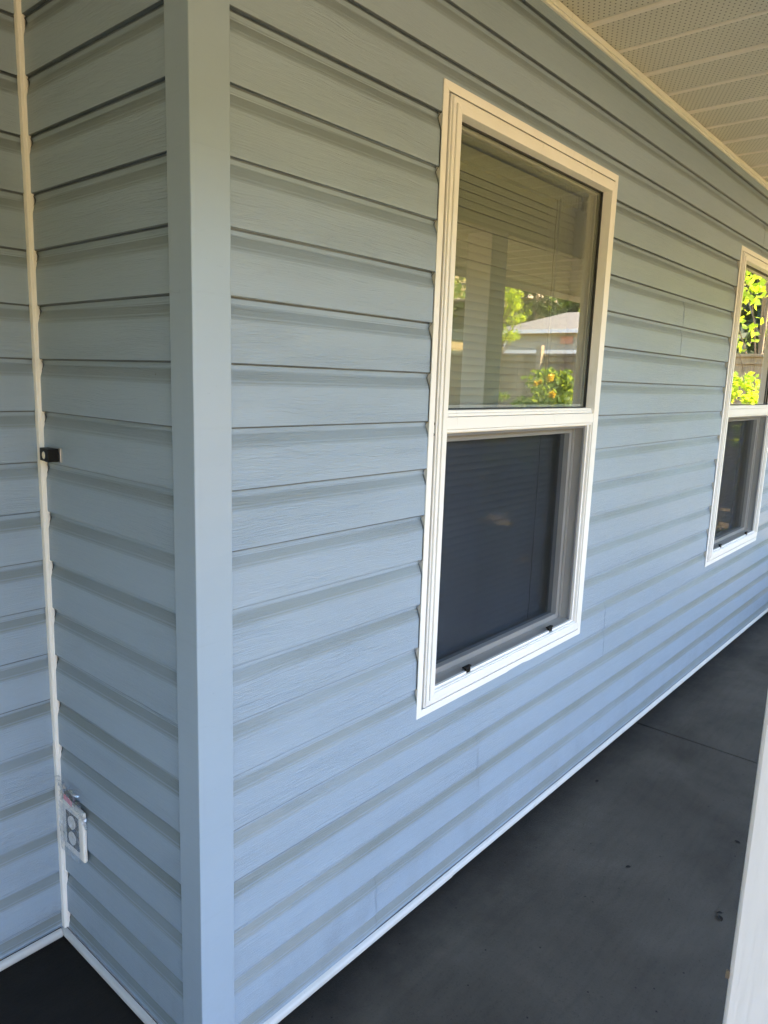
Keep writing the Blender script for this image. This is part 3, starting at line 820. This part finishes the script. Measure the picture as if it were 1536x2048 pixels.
# ------------------------------------------------------------------ fence
FX = 9.42
fen = empty('wooden_fence', (FX, -5, 0)); tag(fen, 'weathered brown board fence with flat cap and square posts across the yard', 'fence')
m_ = MB(); r_ = random.Random(4); y = 1.5; 
while y > -13.5:
    m_.box(FX + r_.uniform(-.002, .002), FX+.018+r_.uniform(-.002, .002), y-.139, y, -.10, 1.86 + r_.uniform(-.004, .004)); y -= .143
m_.build('boards', M_fence, fen)
m_ = MB(); m_.box(FX-.05, FX+.07, -13.5, 1.5, 1.866, 1.902); m_.box(FX-.022, FX-.003, -13.5, 1.5, 1.775, 1.862)
m_.box(FX-.032, FX-.003, -13.5, 1.5, .20, .29); m_.build('cap_rail', M_fence, fen, .003)
for py in (-2.05, -4.47, -6.9, -9.3, -11.7):
    m_ = MB(); m_.box(FX-.13, FX-.034, py-.09, py, -.12, 2.02); m_.build('post', M_fence, fen, .004)

f2 = empty('wooden_fence', (-2, -9.2, 0)); tag(f2, 'unseen cedar fence added across the yard to bounce warm light at the porch', 'fence')  # added out of view as a warm bounce surface for the porch
m_ = MB(); xx = -14.0
while xx < 9.3:
    m_.box(xx, xx+.139, -9.22+r_.uniform(-.002, .002), -9.20, -.12, 1.84+r_.uniform(-.004, .004)); xx += .143
m_.build('boards', M_fence, f2)
m_ = MB(); m_.box(-14, 9.3, -9.27, -9.15, 1.846, 1.882); m_.build('cap_rail', M_fence, f2, .003)

# ------------------------------------------------------------------ neighbours up the slope
GX = 30.0
gz = hgt(30, -16)
gar = empty('garage', (GX, -15, gz)); tag(gar, 'low pale garage with grey hip roof beyond the fence', 'garage')
gy0, gy1 = -17.95, -13.9; eav = 3.78
m_ = MB(); m_.box(GX, GX+6, gy0, gy1, gz-.8, eav); m_.build('wall', M_gwall, gar)
m_ = MB(); m_.box(GX-.04, GX+.02, gy0-.03, gy0+.09, gz-.4, eav-.02); m_.build('corner_board', M_gwhite, gar)
m_ = MB(); m_.box(GX-.045, GX-.003, gy0+.1, gy1, 2.50, 3.02); m_.build('base_band', M_gwhite, gar)
m_ = MB(); ov = .50
a = [(GX-ov, gy0-ov, eav+.12), (GX+6+ov, gy0-ov, eav+.12), (GX+6+ov, gy1+ov, eav+.12), (GX-ov, gy1+ov, eav+.12), (GX+3.0, -16.35, 4.98), (GX+3.0, -15.6, 4.98)]
m_.add(a, [(0, 3, 5, 4), (1, 4, 5, 2), (0, 4, 1), (3, 2, 5), (0, 1, 2, 3)])
rf = m_.build('roof', M_shingle, gar)
m_ = MB(); m_.box(GX-ov-.03, GX-ov+.02, gy0-ov, gy1+ov, eav-.04, eav+.13); m_.box(GX-ov, GX+6+ov, gy0-ov-.03, gy0-ov+.02, eav-.04, eav+.13)
m_.build('fascia', M_gwhite, gar)
m_ = MB(); m_.box(GX+3.9, GX+4.5, -16.55, -16.05, 4.3, 5.25); m_.build('chimney', M_brick, rf)
m_ = MB(); m_.box(GX+3.85, GX+4.55, -16.6, -16.0, 5.25, 5.33); m_.tube([(GX+4.2, -16.3, 5.3), (GX+4.2, -16.3, 5.6)], .13, n=10); m_.build('chimney_cap', M_gwhite, rf)
for vy in (-16.5, -15.9):
    m_ = MB(); m_.prism([(GX+2.3, 4.75), (GX+2.75, 5.0), (GX+2.75, 4.8)], 'y', vy-.12, vy+.12) if False else m_.box(GX+2.4, GX+2.62, vy-.1, vy+.1, 4.62, 4.86)
    m_.build('roof_vent', M_seam, rf)
m_ = MB(); m_.box(GX-.05, GX-.004, -15.0, -14.4, 3.30, 3.62); m_.build('wall_panel', M_brick, gar)
# brown house higher up
hx, hy = 46.0, -31.0; hz = 4.9
hh = empty('hillside_house', (hx, hy, hz)); tag(hh, 'two-tone brown house with wide pale eaves up the slope', 'house')
m_ = MB(); m_.box(hx, hx+8, hy-3.6, hy+4.6, hz-3, 7.35); m_.build('wall', M_dwall, hh)
m_ = MB(); m_.prism([(hx-1.0, 7.35), (hx-1.0, 7.5), (hx+4, 8.25), (hx+9, 7.5), (hx+9, 7.35)], 'y', hy-4.5, hy+5.4); m_.build('roof', M_tan, hh)
m_ = MB(); m_.box(hx-.06, hx-.01, hy+.1, hy+1.9, 5.85, 6.9); wn = m_.build('window', M_dglass, hh)
m_ = MB(); ring(m_, 0, 1, 0, 1, .1, 0, 1); m_ = MB()
m_.box(hx-.10, hx-.062, hy-.02, hy+.1, 5.75, 7.0); m_.box(hx-.10, hx-.062, hy+1.9, hy+2.02, 5.75, 7.0); m_.box(hx-.10, hx-.062, hy+.1, hy+1.9, 6.9, 7.0); m_.build('frame', M_gwhite, wn)
m_ = MB(); m_.box(hx-.05, hx-.01, hy+2.6, hy+4.55, 4.5, 7.3); m_.build('siding_panel', M_tan, hh)
m_ = MB(); m_.box(hx-1.2, hx+.4, hy-3, hy+1.5, 4.2, 5.3); m_.build('retaining_wall', M_metal, hh)

# far wooded hillside: one mass; its unseen near arc is added to block low sky
r_ = np.random.default_rng(77); cs = []; rs = []
for i in range(700):
    a = R(r_.uniform(-190, 12)); d = r_.uniform(48, 130) if a > R(-75) else r_.uniform(16, 60)
    x, y = d*math.cos(a), d*math.sin(a)
    hh_ = r_.uniform(2.0, 6.5); cs.append((x, y, hgt(x, y)+hh_*.6)); rs.append(hh_*.55)
Pm = clumps(cs, rs, 150, 5, .9)
k = len(Pm)//2; idx = r_.permutation(len(cs)); 
big = Pm.reshape(len(cs), 150, 3)
V, F = leaf_cloud(big[idx[:380]].reshape(-1, 3), .62, .7, .2, 8); o = np_mesh('hillside_wood', V, F, M_leaf_o); tag(o, 'olive sunlit wood covering the far slope', 'wood', None, 'stuff')
V, F = leaf_cloud(big[idx[380:]].reshape(-1, 3), .62, .7, .2, 9); o2 = np_mesh('hillside_wood', V, F, M_leaf_m); tag(o2, 'darker green wood covering the far slope', 'wood', None, 'stuff')
